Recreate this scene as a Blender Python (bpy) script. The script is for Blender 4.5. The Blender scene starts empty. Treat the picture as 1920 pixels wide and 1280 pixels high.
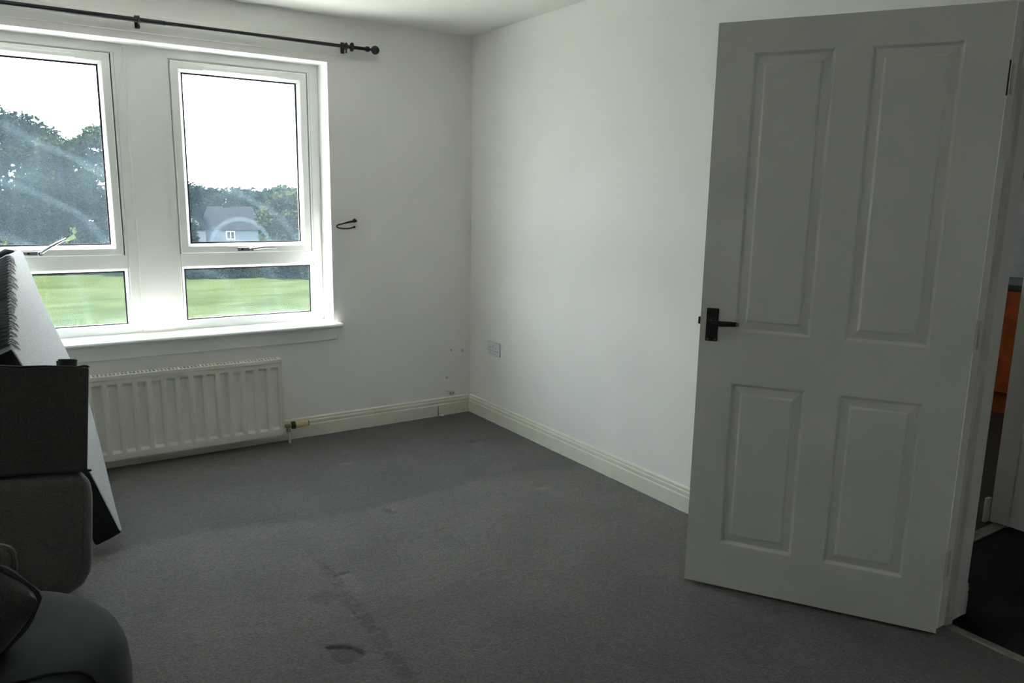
import bpy, bmesh, math, random
from mathutils import Vector, Matrix

random.seed(7)
S = bpy.context.scene
COL = S.collection
R = math.radians

# ------------------------------------------------------------------ camera
CAM = (-2.5403725, -4.3184010, 1.4141196)
YAW, PITCH, ROLL = 0.5867971, 0.1851605, 0.0171649
FPX = 1437.798
fwd = Vector((math.sin(YAW) * math.cos(PITCH), math.cos(YAW) * math.cos(PITCH), -math.sin(PITCH)))
rgt = fwd.cross(Vector((0, 0, 1))).normalized()
up = rgt.cross(fwd)
cr, sr = math.cos(ROLL), math.sin(ROLL)
rgt, up = cr * rgt + sr * up, -sr * rgt + cr * up
cam_data = bpy.data.cameras.new('camera')
cam = bpy.data.objects.new('camera', cam_data)
COL.objects.link(cam)
cam.matrix_world = Matrix(((rgt.x, up.x, -fwd.x, CAM[0]), (rgt.y, up.y, -fwd.y, CAM[1]),
                           (rgt.z, up.z, -fwd.z, CAM[2]), (0, 0, 0, 1)))
cam_data.sensor_width = 36.0
cam_data.lens = FPX / 1920 * 36
cam_data.clip_start = 0.02
cam_data.clip_end = 600
S.camera = cam

# ------------------------------------------------------------------ world, sun, exposure
SKY_STRENGTH = 11.0
world = bpy.data.worlds.new('overcast_sky')
S.world = world
world.use_nodes = True
wn = world.node_tree
wn.nodes.clear()
wo = wn.nodes.new('ShaderNodeOutputWorld')
bg = wn.nodes.new('ShaderNodeBackground')
geo = wn.nodes.new('ShaderNodeTexCoord')
sep = wn.nodes.new('ShaderNodeSeparateXYZ')
ramp = wn.nodes.new('ShaderNodeValToRGB')
ramp.color_ramp.elements[0].position = 0.0
ramp.color_ramp.elements[0].color = (0.95, 0.98, 1.0, 1)
ramp.color_ramp.elements[1].position = 0.9
ramp.color_ramp.elements[1].color = (0.80, 0.92, 1.0, 1)
wn.links.new(geo.outputs['Generated'], sep.inputs[0])
wn.links.new(sep.outputs['Z'], ramp.inputs[0])
wn.links.new(ramp.outputs[0], bg.inputs['Color'])
bg.inputs['Strength'].default_value = SKY_STRENGTH
wn.links.new(bg.outputs[0], wo.inputs[0])

sun_d = bpy.data.lights.new('hazy_sun', 'SUN')
sun_d.energy = 135.0
sun_d.angle = R(4)
sun_d.color = (1.0, 0.96, 0.88)
sun = bpy.data.objects.new('hazy_sun', sun_d)
COL.objects.link(sun)
SUN_DIR = Vector((-0.50, 0.145, 0.95)).normalized()       # towards the sun
sun.rotation_euler = SUN_DIR.to_track_quat('Z', 'Y').to_euler()

vs = S.view_settings
vs.view_transform = 'Standard'
vs.look = 'None'
vs.gamma = 1.0
vs.use_curve_mapping = False
vs.exposure = 0.0
cy = S.cycles
cy.use_denoising = True
cy.max_bounces = 14
cy.diffuse_bounces = 8
cy.glossy_bounces = 4
cy.transparent_max_bounces = 16
cy.transmission_bounces = 6
cy.caustics_reflective = False
cy.caustics_refractive = False
cy.sample_clamp_indirect = 0.0


# ------------------------------------------------------------------ helpers
def lin(c):
    return tuple((v / 12.92 if v <= 0.04045 else ((v + 0.055) / 1.055) ** 2.4) for v in c)


MATS = {}


def mat(name, col, rough=0.6, metal=0.0, spec=0.5, noise=0.0, nscale=20.0, bump=0.0, bscale=200.0, bdist=0.002,
        col2=None, detail=3.0, sheen=0.0, coat=0.0):
    m = bpy.data.materials.new(name)
    m.use_nodes = True
    nt = m.node_tree
    b = nt.nodes['Principled BSDF']
    b.inputs['Base Color'].default_value = (*col, 1)
    b.inputs['Roughness'].default_value = rough
    b.inputs['Metallic'].default_value = metal
    b.inputs['Specular IOR Level'].default_value = spec
    if sheen:
        b.inputs['Sheen Weight'].default_value = sheen
    if coat:
        b.inputs['Coat Weight'].default_value = coat
    tc = nt.nodes.new('ShaderNodeTexCoord')
    if noise or col2:
        n = nt.nodes.new('ShaderNodeTexNoise')
        n.inputs['Scale'].default_value = nscale
        n.inputs['Detail'].default_value = detail
        nt.links.new(tc.outputs['Object'], n.inputs['Vector'])
        mx = nt.nodes.new('ShaderNodeMix')
        mx.data_type = 'RGBA'
        c2 = col2 if col2 else tuple(v * (1 - noise) for v in col)
        mx.inputs['A'].default_value = (*col, 1)
        mx.inputs['B'].default_value = (*c2, 1)
        rp = nt.nodes.new('ShaderNodeMapRange')
        rp.inputs['From Min'].default_value = 0.35
        rp.inputs['From Max'].default_value = 0.65
        nt.links.new(n.outputs['Fac'], rp.inputs['Value'])
        nt.links.new(rp.outputs[0], mx.inputs['Factor'])
        nt.links.new(mx.outputs['Result'], b.inputs['Base Color'])
    if bump:
        n2 = nt.nodes.new('ShaderNodeTexNoise')
        n2.inputs['Scale'].default_value = bscale
        n2.inputs['Detail'].default_value = 4
        nt.links.new(tc.outputs['Object'], n2.inputs['Vector'])
        bp = nt.nodes.new('ShaderNodeBump')
        bp.inputs['Strength'].default_value = bump
        bp.inputs['Distance'].default_value = bdist
        nt.links.new(n2.outputs['Fac'], bp.inputs['Height'])
        nt.links.new(bp.outputs[0], b.inputs['Normal'])
    MATS[name] = m
    return m


class MB:
    """collects faces, then links them as ONE mesh object"""

    def __init__(self):
        self.v, self.f = [], []

    def quad(self, a, b, c, d):
        n = len(self.v)
        self.v += [tuple(a), tuple(b), tuple(c), tuple(d)]
        self.f.append((n, n + 1, n + 2, n + 3))

    def poly(self, pts):
        n = len(self.v)
        self.v += [tuple(p) for p in pts]
        self.f.append(tuple(range(n, n + len(pts))))

    def box(self, x0, x1, y0, y1, z0, z1):
        n = len(self.v)
        self.v += [(x, y, z) for x in (x0, x1) for y in (y0, y1) for z in (z0, z1)]
        for q in ((0, 1, 3, 2), (4, 6, 7, 5), (0, 4, 5, 1), (2, 3, 7, 6), (0, 2, 6, 4), (1, 5, 7, 3)):
            self.f.append(tuple(n + i for i in q))
        return self

    def grid(self, rows, close_u=False, close_v=False):
        n = len(self.v)
        nr, nc = len(rows), len(rows[0])
        for r in rows:
            self.v += [tuple(p) for p in r]
        for i in range(nr if close_u else nr - 1):
            for j in range(nc if close_v else nc - 1):
                i2, j2 = (i + 1) % nr, (j + 1) % nc
                self.f.append((n + i * nc + j, n + i2 * nc + j, n + i2 * nc + j2, n + i * nc + j2))
        return self

    def prism(self, pts, vec):
        """polygon pts swept by vec"""
        vec = Vector(vec)
        n, k = len(self.v), len(pts)
        self.v += [tuple(p) for p in pts] + [tuple(Vector(p) + vec) for p in pts]
        self.f.append(tuple(range(n, n + k)))
        self.f.append(tuple(range(n + 2 * k - 1, n + k - 1, -1)))
        for i in range(k):
            j = (i + 1) % k
            self.f.append((n + i, n + k + i, n + k + j, n + j))
        return self

    def tube(self, pts, rad, seg=10, closed=False, caps=True):
        pts = [Vector(p) for p in pts]
        rads = rad if isinstance(rad, (list, tuple)) else [rad] * len(pts)
        rows = []
        prev = None
        for i, p in enumerate(pts):
            a = pts[i - 1] if (i > 0 or closed) else p
            b = pts[(i + 1) % len(pts)] if (i < len(pts) - 1 or closed) else p
            t = (b - a).normalized()
            if prev is None:
                ref = Vector((0, 0, 1)) if abs(t.z) < 0.9 else Vector((1, 0, 0))
                u = t.cross(ref).normalized()
            else:
                u = (prev - t * prev.dot(t)).normalized()
            prev = u
            w = t.cross(u)
            rows.append([p + (u * math.cos(2 * math.pi * k / seg) + w * math.sin(2 * math.pi * k / seg)) * rads[i]
                         for k in range(seg)])
        self.grid(rows, close_u=closed, close_v=True)
        if caps and not closed:
            self.poly(rows[0])
            self.poly(list(reversed(rows[-1])))
        return self

    def lathe(self, origin, axis, prof, seg=20):
        """prof: list of (distance along axis, radius)"""
        o, t = Vector(origin), Vector(axis).normalized()
        ref = Vector((0, 0, 1)) if abs(t.z) < 0.9 else Vector((1, 0, 0))
        u = t.cross(ref).normalized()
        w = t.cross(u)
        rows = [[o + t * d + (u * math.cos(2 * math.pi * k / seg) + w * math.sin(2 * math.pi * k / seg)) * r
                 for k in range(seg)] for d, r in prof]
        self.grid(rows, close_v=True)
        self.poly(rows[0])
        self.poly(list(reversed(rows[-1])))
        return self

    def ring(self, x0, x1, z0, z1, prof, close=True):
        """mitred rectangular ring in the xz plane: prof = list of (inset, y)"""
        rows = []
        for ins, y in prof:
            rows.append([(x0 + ins, y, z0 + ins), (x1 - ins, y, z0 + ins), (x1 - ins, y, z1 - ins), (x0 + ins, y, z1 - ins)])
        self.grid(rows, close_u=close, close_v=True)
        return self

    def mesh(self, name, m=None, smooth=False, off=(0, 0, 0)):
        me = bpy.data.meshes.new(name)
        me.from_pydata([(a - off[0], b - off[1], c - off[2]) for a, b, c in self.v], [], self.f)
        bm = bmesh.new()
        bm.from_mesh(me)
        bmesh.ops.remove_doubles(bm, verts=bm.verts, dist=1e-6)
        bmesh.ops.recalc_face_normals(bm, faces=bm.faces)
        bm.to_mesh(me)
        bm.free()
        if m:
            me.materials.append(m)
        if smooth:
            me.polygons.foreach_set('use_smooth', [True] * len(me.polygons))
        return me

    def build(self, name, m, parent=None, smooth=False, bevel=0.0, bseg=2, local=False, origin=None):
        off = (0, 0, 0)
        if origin is not None:
            off = origin
        elif parent is not None and not local:
            off = world_loc(parent)
        o = bpy.data.objects.new(name, self.mesh(name, m, smooth, off))
        COL.objects.link(o)
        if origin is not None:
            o.location = origin
        if parent is not None:
            o.parent = parent
        if bevel:
            md = o.modifiers.new('bevel', 'BEVEL')
            md.width = bevel
            md.segments = bseg
            md.limit_method = 'ANGLE'
            md.angle_limit = R(40)
        if smooth:
            try:
                with_angle(o)
            except Exception:
                pass
        return o


def with_angle(o):
    o.data.set_sharp_from_angle(angle=R(42))


def world_loc(o):
    v = Vector(o.location)
    while o.parent is not None:
        o = o.parent
        v += Vector(o.location)
    return tuple(v)


def empty(name, loc=(0, 0, 0), rot=(0, 0, 0)):
    o = bpy.data.objects.new(name, None)
    o.empty_display_size = 0.1
    o.location = loc
    o.rotation_euler = rot
    COL.objects.link(o)
    return o


def tag(o, label=None, cat=None, group=None, kind=None):
    for k, v in (('label', label), ('category', cat), ('group', group), ('kind', kind)):
        if v:
            o[k] = v
    return o


def soft_box(mb, cx, cy, cz, sx, sy, sz, rad, n=10, puff=(0, 0, 0)):
    """rounded box centred at c, full size s, corner radius rad, faces bulged by puff"""
    hx, hy, hz = sx / 2, sy / 2, sz / 2

    def mp(p):
        q = Vector((p[0] * hx, p[1] * hy, p[2] * hz))
        core = Vector((max(-hx + rad, min(hx - rad, q.x)), max(-hy + rad, min(hy - rad, q.y)), max(-hz + rad, min(hz - rad, q.z))))
        d = q - core
        if d.length > 1e-9:
            d = d.normalized() * min(rad, d.length * 1.0 if (abs(d.x) > 0) + (abs(d.y) > 0) + (abs(d.z) > 0) == 1 else rad)
        q = core + d
        fx = (1 - p[1] ** 2) * (1 - p[2] ** 2)
        fy = (1 - p[0] ** 2) * (1 - p[2] ** 2)
        fz = (1 - p[0] ** 2) * (1 - p[1] ** 2)
        q.x += puff[0] * fx * p[0]
        q.y += puff[1] * fy * p[1]
        q.z += puff[2] * fz * p[2]
        return (cx + q.x, cy + q.y, cz + q.z)

    def ts(half):
        k = 5
        e = rad / half
        a = [-1 + e * (1 - math.cos(i / k * math.pi / 2)) for i in range(k)]
        mid = [-1 + e + (2 - 2 * e) * i / n for i in range(n + 1)]
        return a + mid + [-t for t in reversed(a)]
    tx, ty, tz = ts(hx), ts(hy), ts(hz)
    for s in (-1, 1):
        mb.grid([[mp((a, b, s)) for b in ty] for a in tx])
        mb.grid([[mp((a, s, b)) for b in tz] for a in tx])
        mb.grid([[mp((s, a, b)) for b in tz] for a in ty])
    return mb


# ------------------------------------------------------------------ materials
def wall_material(name, col):
    m = mat(name, col, rough=0.75, spec=0.25, noise=0.03, nscale=3.0, bump=0.12, bscale=140, bdist=0.001)
    nt = m.node_tree
    b = nt.nodes['Principled BSDF']
    src = b.inputs['Base Color'].links[0].from_socket
    tc = nt.nodes.new('ShaderNodeTexCoord')
    mp = nt.nodes.new('ShaderNodeMapping')
    mp.inputs['Scale'].default_value = (1.0, 3.0, 9.0)
    nt.links.new(tc.outputs['Object'], mp.inputs[0])
    n = nt.nodes.new('ShaderNodeTexNoise')
    n.inputs['Scale'].default_value = 2.3
    n.inputs['Detail'].default_value = 6
    n.inputs['Roughness'].default_value = 0.75
    nt.links.new(mp.outputs[0], n.inputs['Vector'])
    rp = nt.nodes.new('ShaderNodeMapRange')
    rp.inputs['From Min'].default_value = 0.70
    rp.inputs['From Max'].default_value = 0.80
    rp.inputs['To Max'].default_value = 0.25
    nt.links.new(n.outputs['Fac'], rp.inputs['Value'])
    mx = nt.nodes.new('ShaderNodeMix')
    mx.data_type = 'RGBA'
    mx.inputs['B'].default_value = (col[0] * .7, col[1] * .7, col[2] * .7, 1)
    nt.links.new(src, mx.inputs['A'])
    nt.links.new(rp.outputs[0], mx.inputs['Factor'])
    nt.links.new(mx.outputs['Result'], b.inputs['Base Color'])
    return m


M_WALL = wall_material('painted_wall', (0.86, 0.853, 0.842))
M_CEIL = mat('ceiling_paint', (0.81, 0.805, 0.78), rough=0.8, spec=0.2, noise=0.02, nscale=2)
M_TRIM = mat('gloss_trim_paint', (0.78, 0.77, 0.68), rough=0.35, noise=0.05, nscale=9)
M_SILL = mat('white_sill_paint', (0.85, 0.85, 0.83), rough=0.3)
M_UPVC = mat('white_upvc', (0.82, 0.84, 0.83), rough=0.28, noise=0.02, nscale=8)
M_GASKET = mat('black_gasket', (0.015, 0.014, 0.022), rough=0.6)
M_DOOR = mat('white_door_paint', (0.70, 0.70, 0.66), rough=0.4, noise=0.05, nscale=5, bump=0.05, bscale=90)
M_LINING = mat('door_lining_paint', (0.70, 0.69, 0.62), rough=0.4, noise=0.08, nscale=9)
M_RAD = mat('radiator_enamel', (0.76, 0.75, 0.67), rough=0.35, noise=0.04, nscale=6)
M_BLACK = mat('black_metal', (0.012, 0.012, 0.014), rough=0.45, metal=0.3)
M_IRON = mat('dark_bronze', (0.030, 0.032, 0.032), rough=0.4, metal=0.7, noise=0.3, nscale=60)
M_WORN = mat('worn_metal_tip', (0.25, 0.25, 0.26), rough=0.4, metal=0.9)
M_CHROME = mat('chrome', (0.50, 0.50, 0.53), rough=0.22, metal=1.0)
M_BRASS = mat('tarnished_valve_brass', (0.42, 0.36, 0.24), rough=0.4, metal=0.8, noise=0.4, nscale=80)
M_CREAM = mat('yellowed_plastic', (0.66, 0.52, 0.32), rough=0.45, noise=0.12, nscale=50)
M_SOCKET = mat('white_plastic', (0.74, 0.73, 0.76), rough=0.3)
M_DARK = mat('dark_hole', (0.02, 0.02, 0.02), rough=0.9)
M_PLASTER = mat('exposed_plaster', (0.60, 0.56, 0.52), rough=0.9, noise=0.4, nscale=70)
M_GREEN = mat('green_tape', (0.10, 0.36, 0.03), rough=0.6)
M_FABRIC = mat('grey_weave', (0.40, 0.405, 0.415), rough=0.95, spec=0.1, noise=0.35, nscale=240, bump=0.5, bscale=420, bdist=0.0015, sheen=0.2)
M_FABRIC_D = mat('charcoal_weave', (0.12, 0.122, 0.115), rough=0.95, spec=0.1, noise=0.4, nscale=220, bump=0.5, bscale=400, bdist=0.0015, sheen=0.15)
M_VELVET = mat('slate_velvet', (0.020, 0.0235, 0.0245), rough=0.8, spec=0.1, noise=0.35, nscale=9, bump=0.2, bscale=120, bdist=0.002, sheen=0.08)
M_STOOL = mat('dark_charcoal_weave', (0.058, 0.059, 0.056), rough=0.95, spec=0.1, noise=0.4, nscale=220, bump=0.5, bscale=400, bdist=0.0015, sheen=0.1)
M_PIPING = mat('dark_piping', (0.016, 0.019, 0.020), rough=0.85, spec=0.1)
M_CLOTH = mat('black_cloth', (0.022, 0.024, 0.026), rough=0.9, spec=0.1, noise=0.3, nscale=40)
M_FOOT = mat('black_plastic_foot', (0.012, 0.012, 0.012), rough=0.5)
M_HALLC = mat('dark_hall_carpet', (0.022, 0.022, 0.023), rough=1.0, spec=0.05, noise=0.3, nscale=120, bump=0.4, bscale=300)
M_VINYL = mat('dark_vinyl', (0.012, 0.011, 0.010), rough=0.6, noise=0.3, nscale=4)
M_ORANGE = mat('orange_brown_cabinet', (0.30, 0.060, 0.010), rough=0.6, spec=0.15, noise=0.35, nscale=12)
M_REDUNIT = mat('red_brown_unit', (0.30, 0.05, 0.022), rough=0.4)
M_WORKTOP = mat('black_worktop', (0.03, 0.03, 0.032), rough=0.25)
M_TILE = mat('grey_tile', (0.42, 0.43, 0.45), rough=0.3, noise=0.15, nscale=14)
M_STRIP = mat('worn_threshold_bar', (0.26, 0.25, 0.21), rough=0.5, metal=0.2, noise=0.3, nscale=25)


ARC = (.378, .435, .165)


def glass_material(name, arc):
    m = bpy.data.materials.new(name)
    m.use_nodes = True
    nt = m.node_tree
    nt.nodes.clear()
    out = nt.nodes.new('ShaderNodeOutputMaterial')
    tr = nt.nodes.new('ShaderNodeBsdfTransparent')
    tr.inputs[0].default_value = (0.95, 0.97, 0.96, 1)
    gl = nt.nodes.new('ShaderNodeBsdfGlossy')
    gl.inputs['Roughness'].default_value = 0.01
    gl.inputs['Color'].default_value = (1, 1, 1, 1)
    lw = nt.nodes.new('ShaderNodeFresnel')
    lw.inputs['IOR'].default_value = 1.25
    mx = nt.nodes.new('ShaderNodeMixShader')
    gm_ = nt.nodes.new('ShaderNodeNewGeometry')      # reflect at the outer faces only (the sheet does not refract)
    fr_ = nt.nodes.new('ShaderNodeMath')
    fr_.operation = 'SUBTRACT'
    fr_.inputs[0].default_value = 1.0
    nt.links.new(gm_.outputs['Backfacing'], fr_.inputs[1])
    fm_ = nt.nodes.new('ShaderNodeMath')
    fm_.operation = 'MULTIPLY'
    nt.links.new(lw.outputs[0], fm_.inputs[0])
    nt.links.new(fr_.outputs[0], fm_.inputs[1])
    nt.links.new(fm_.outputs[0], mx.inputs[0])
    nt.links.new(tr.outputs[0], mx.inputs[1])
    nt.links.new(gl.outputs[0], mx.inputs[2])
    # film of dirt: scatters daylight through the pane
    tl = nt.nodes.new('ShaderNodeBsdfTranslucent')
    tl.inputs[0].default_value = (0.58, 0.82, 1.0, 1)
    tc = nt.nodes.new('ShaderNodeTexCoord')
    n = nt.nodes.new('ShaderNodeTexNoise')
    n.inputs['Scale'].default_value = 3.2
    n.inputs['Detail'].default_value = 7
    n.inputs['Roughness'].default_value = 0.6
    nt.links.new(tc.outputs['Object'], n.inputs['Vector'])
    mp = nt.nodes.new('ShaderNodeMapping')
    mp.inputs['Scale'].default_value = (45, 1, 2.2)
    nt.links.new(tc.outputs['Object'], mp.inputs[0])
    n2 = nt.nodes.new('ShaderNodeTexNoise')           # vertical runs
    n2.inputs['Scale'].default_value = 1.0
    n2.inputs['Detail'].default_value = 3
    nt.links.new(mp.outputs[0], n2.inputs['Vector'])
    w = nt.nodes.new('ShaderNodeTexWave')             # wiping arcs
    w.wave_type = 'RINGS'
    w.rings_direction = 'Y'
    w.inputs['Scale'].default_value = 1.3
    w.inputs['Distortion'].default_value = 3.0
    w.inputs['Detail'].default_value = 2
    nt.links.new(tc.outputs['Object'], w.inputs['Vector'])
    wr = nt.nodes.new('ShaderNodeMapRange')
    wr.inputs['From Min'].default_value = 0.90
    wr.inputs['From Max'].default_value = 1.0
    wr.inputs['To Max'].default_value = 0.006
    nt.links.new(w.outputs['Fac'], wr.inputs['Value'])
    r1 = nt.nodes.new('ShaderNodeMapRange')
    r1.inputs['From Min'].default_value = 0.4
    r1.inputs['From Max'].default_value = 0.75
    r1.inputs['To Min'].default_value = 0.008
    r1.inputs['To Max'].default_value = 0.0155
    nt.links.new(n.outputs['Fac'], r1.inputs['Value'])
    r2 = nt.nodes.new('ShaderNodeMapRange')
    r2.inputs['From Min'].default_value = 0.5
    r2.inputs['From Max'].default_value = 0.9
    r2.inputs['To Max'].default_value = 0.006
    nt.links.new(n2.outputs['Fac'], r2.inputs['Value'])
    a1 = nt.nodes.new('ShaderNodeMath')
    nt.links.new(r1.outputs[0], a1.inputs[0])
    nt.links.new(r2.outputs[0], a1.inputs[1])
    # a wiped arc low on the opening pane (pane-local metres)
    ds_ = nt.nodes.new('ShaderNodeVectorMath')
    ds_.operation = 'DISTANCE'
    ds_.inputs[1].default_value = (ARC[0], .02, ARC[1])
    nt.links.new(tc.outputs['Object'], ds_.inputs[0])
    rg1 = nt.nodes.new('ShaderNodeMath')
    rg1.operation = 'COMPARE'
    rg1.inputs[1].default_value = ARC[2]
    rg1.inputs[2].default_value = .011
    nt.links.new(ds_.outputs['Value'], rg1.inputs[0])
    sp_ = nt.nodes.new('ShaderNodeSeparateXYZ')
    nt.links.new(tc.outputs['Object'], sp_.inputs[0])
    rg2 = nt.nodes.new('ShaderNodeMath')
    rg2.operation = 'GREATER_THAN'
    rg2.inputs[1].default_value = ARC[1] + .03
    nt.links.new(sp_.outputs['Z'], rg2.inputs[0])
    rg3 = nt.nodes.new('ShaderNodeMath')
    rg3.operation = 'MULTIPLY'
    nt.links.new(rg1.outputs[0], rg3.inputs[0])
    nt.links.new(rg2.outputs[0], rg3.inputs[1])
    rg4 = nt.nodes.new('ShaderNodeMath')
    rg4.operation = 'MULTIPLY'
    rg4.inputs[1].default_value = .009 * arc
    nt.links.new(rg3.outputs[0], rg4.inputs[0])
    a3 = nt.nodes.new('ShaderNodeMath')
    nt.links.new(a1.outputs[0], a3.inputs[0])
    nt.links.new(rg4.outputs[0], a3.inputs[1])
    a1 = a3
    a2 = nt.nodes.new('ShaderNodeMath')
    nt.links.new(a1.outputs[0], a2.inputs[0])
    nt.links.new(wr.outputs[0], a2.inputs[1])
    mx2 = nt.nodes.new('ShaderNodeMixShader')
    nt.links.new(a2.outputs[0], mx2.inputs[0])
    nt.links.new(mx.outputs[0], mx2.inputs[1])
    nt.links.new(tl.outputs[0], mx2.inputs[2])
    nt.links.new(mx2.outputs[0], out.inputs[0])
    return m


M_GLASS = glass_material('dirty_window_glass', 0)
M_GLASS_ARC = glass_material('wiped_window_glass', 1)


def carpet_material():
    m = bpy.data.materials.new('grey_carpet')
    m.use_nodes = True
    nt = m.node_tree
    b = nt.nodes['Principled BSDF']
    b.inputs['Roughness'].default_value = 1.0
    b.inputs['Specular IOR Level'].default_value = 0.05
    b.inputs['Sheen Weight'].default_value = 0.25
    b.inputs['Sheen Roughness'].default_value = 0.6
    tc = nt.nodes.new('ShaderNodeTexCoord')
    n = nt.nodes.new('ShaderNodeTexNoise')
    n.inputs['Scale'].default_value = 105
    n.inputs['Detail'].default_value = 5
    n.inputs['Roughness'].default_value = 0.7
    nt.links.new(tc.outputs['Object'], n.inputs['Vector'])
    n2 = nt.nodes.new('ShaderNodeTexNoise')
    n2.inputs['Scale'].default_value = 3.5
    n2.inputs['Detail'].default_value = 5
    nt.links.new(tc.outputs['Object'], n2.inputs['Vector'])
    at = nt.nodes.new('ShaderNodeAttribute')
    at.attribute_name = 'wear'
    r1 = nt.nodes.new('ShaderNodeMapRange')
    r1.inputs['From Min'].default_value = 0.3
    r1.inputs['From Max'].default_value = 0.7
    r1.inputs['To Min'].default_value = 0.42
    r1.inputs['To Max'].default_value = 1.58
    nt.links.new(n.outputs['Fac'], r1.inputs['Value'])
    r2 = nt.nodes.new('ShaderNodeMapRange')
    r2.inputs['From Min'].default_value = 0.3
    r2.inputs['From Max'].default_value = 0.7
    r2.inputs['To Min'].default_value = 0.88
    r2.inputs['To Max'].default_value = 1.12
    nt.links.new(n2.outputs['Fac'], r2.inputs['Value'])
    mu = nt.nodes.new('ShaderNodeMath')
    mu.operation = 'MULTIPLY'
    nt.links.new(r1.outputs[0], mu.inputs[0])
    nt.links.new(r2.outputs[0], mu.inputs[1])
    mu2 = nt.nodes.new('ShaderNodeMath')
    mu2.operation = 'MULTIPLY'
    nt.links.new(mu.outputs[0], mu2.inputs[0])
    nt.links.new(at.outputs['Fac'], mu2.inputs[1])
    n3 = nt.nodes.new('ShaderNodeTexNoise')
    n3.inputs['Scale'].default_value = 38
    n3.inputs['Detail'].default_value = 3
    nt.links.new(tc.outputs['Object'], n3.inputs['Vector'])
    r3 = nt.nodes.new('ShaderNodeMapRange')
    r3.inputs['From Min'].default_value = 0.3
    r3.inputs['From Max'].default_value = 0.7
    r3.inputs['To Min'].default_value = 0.84
    r3.inputs['To Max'].default_value = 1.16
    nt.links.new(n3.outputs['Fac'], r3.inputs['Value'])
    mu3 = nt.nodes.new('ShaderNodeMath')
    mu3.operation = 'MULTIPLY'
    nt.links.new(mu2.outputs[0], mu3.inputs[0])
    nt.links.new(r3.outputs[0], mu3.inputs[1])
    mu2 = mu3
    vm = nt.nodes.new('ShaderNodeVectorMath')
    vm.operation = 'SCALE'
    vm.inputs[0].default_value = (0.113, 0.106, 0.101)
    nt.links.new(mu2.outputs[0], vm.inputs['Scale'])
    nt.links.new(vm.outputs[0], b.inputs['Base Color'])
    bp = nt.nodes.new('ShaderNodeBump')
    bp.inputs['Strength'].default_value = 0.9
    bp.inputs['Distance'].default_value = 0.006
    nt.links.new(n.outputs['Fac'], bp.inputs['Height'])
    nt.links.new(bp.outputs[0], b.inputs['Normal'])
    return m


M_CARPET = carpet_material()

# ------------------------------------------------------------------ room shell
H = 2.387
XL, YB = -3.73, -5.05          # left wall, wall behind the viewer
TH = 0.17                      # partition between room and hall
WX0, WX1, WZ0, WZ1 = -2.790, -0.939, 0.647, 2.140
HINGE_Y, OTHER_Y, LINTEL = -3.140, -3.990, 2.003
HALL_X1, END_Y0, END_Y1 = 1.13, -2.86, -2.79
KX1 = 3.72


def struct(name, mb, m, **kw):
    o = mb.build(name, m, **kw)
    o['kind'] = 'structure'
    return o


w = MB()
w.box(XL - .2, WX0, 0, .236, -0.3, H + .2)
w.box(WX1, TH, 0, .236, -0.3, H + .2)
w.box(WX0, WX1, 0, .236, WZ1, H + .2)
w.box(WX0, WX1, 0, .236, -0.3, WZ0)
struct('wall_back', w, M_WALL)
w = MB()
w.box(0, TH, HINGE_Y + .02, 0, -0.05, H + .05)
w.box(0, TH, OTHER_Y - .02, HINGE_Y + .02, LINTEL + .02, H + .05)
w.box(0, TH, YB, OTHER_Y - .02, -0.05, H + .05)
struct('wall_right', w, M_WALL)
struct('wall_left', MB().box(XL - .2, XL, YB - .2, 0, -0.3, H + .2), M_WALL)
struct('wall_front', MB().box(XL - .2, HALL_X1 + .2, YB - .2, YB, -0.3, H + .2), M_WALL)
struct('ceiling', MB().box(XL, 0, YB, 0, H, H + .15), M_CEIL)

# carpet: fine grid with real dents and worn patches
def smooth(a, b, x):
    t = max(0.0, min(1.0, (x - a) / (b - a)))
    return t * t * (3 - 2 * t)


rng = random.Random(3)
NOISE = [[rng.random() for _ in range(64)] for _ in range(64)]


def vnoise(x, y):
    xi, yi = math.floor(x), math.floor(y)
    fx, fy = x - xi, y - yi
    fx, fy = fx * fx * (3 - 2 * fx), fy * fy * (3 - 2 * fy)
    g = lambda i, j: NOISE[i % 64][j % 64]
    return (g(xi, yi) * (1 - fx) + g(xi + 1, yi) * fx) * (1 - fy) + (g(xi, yi + 1) * (1 - fx) + g(xi + 1, yi + 1) * fx) * fy


# (x, y, half length, half width, angle, colour factor, depth)
MARKS = [(-0.317, -0.640, .034, .026, .2, 1.45, .003), (-0.330, -0.590, .032, .014, .2, .62, .005),
         (-1.098, -0.567, .036, .022, .1, 1.5, .002), (-0.395, -1.393, .030, .024, .0, 1.35, .003),
         (-0.405, -1.36, .028, .010, .0, .70, .003), (-0.42, -1.048, .10, .05, .1, 1.18, .0),
         (-1.172, -1.275, .020, .035, .2, .66, .004), (-1.13, -1.24, .032, .03, .2, 1.18, .0),
         (-1.575, -1.80, .036, .075, .05, 1.24, .001), (-1.575, -1.722, .034, .008, .15, .60, .003),
         (-1.690, -1.86, .045, .045, .5, .74, .002),
         (-1.628, -2.02, .022, .018, .3, 1.3, .002), (-1.632, -2.045, .026, .008, .3, .62, .004),
         (-1.63, -1.11, .085, .045, .15, .86, .0), (-1.63, -1.07, .09, .006, .15, .7, .002)]
SEAM = [(-1.575, -1.30), (-1.604, -1.572), (-1.613, -1.743), (-1.616, -1.857), (-1.625, -1.981), (-1.626, -2.10), (-1.632, -2.244), (-1.647, -2.431), (-1.66, -2.8)]


def seam_dist(x, y):
    best = 9
    for (ax, ay), (bx, by) in zip(SEAM, SEAM[1:]):
        dx, dy = bx - ax, by - ay
        t = max(0, min(1, ((x - ax) * dx + (y - ay) * dy) / (dx * dx + dy * dy)))
        best = min(best, math.hypot(x - ax - dx * t, y - ay - dy * t))
    return best


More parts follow.
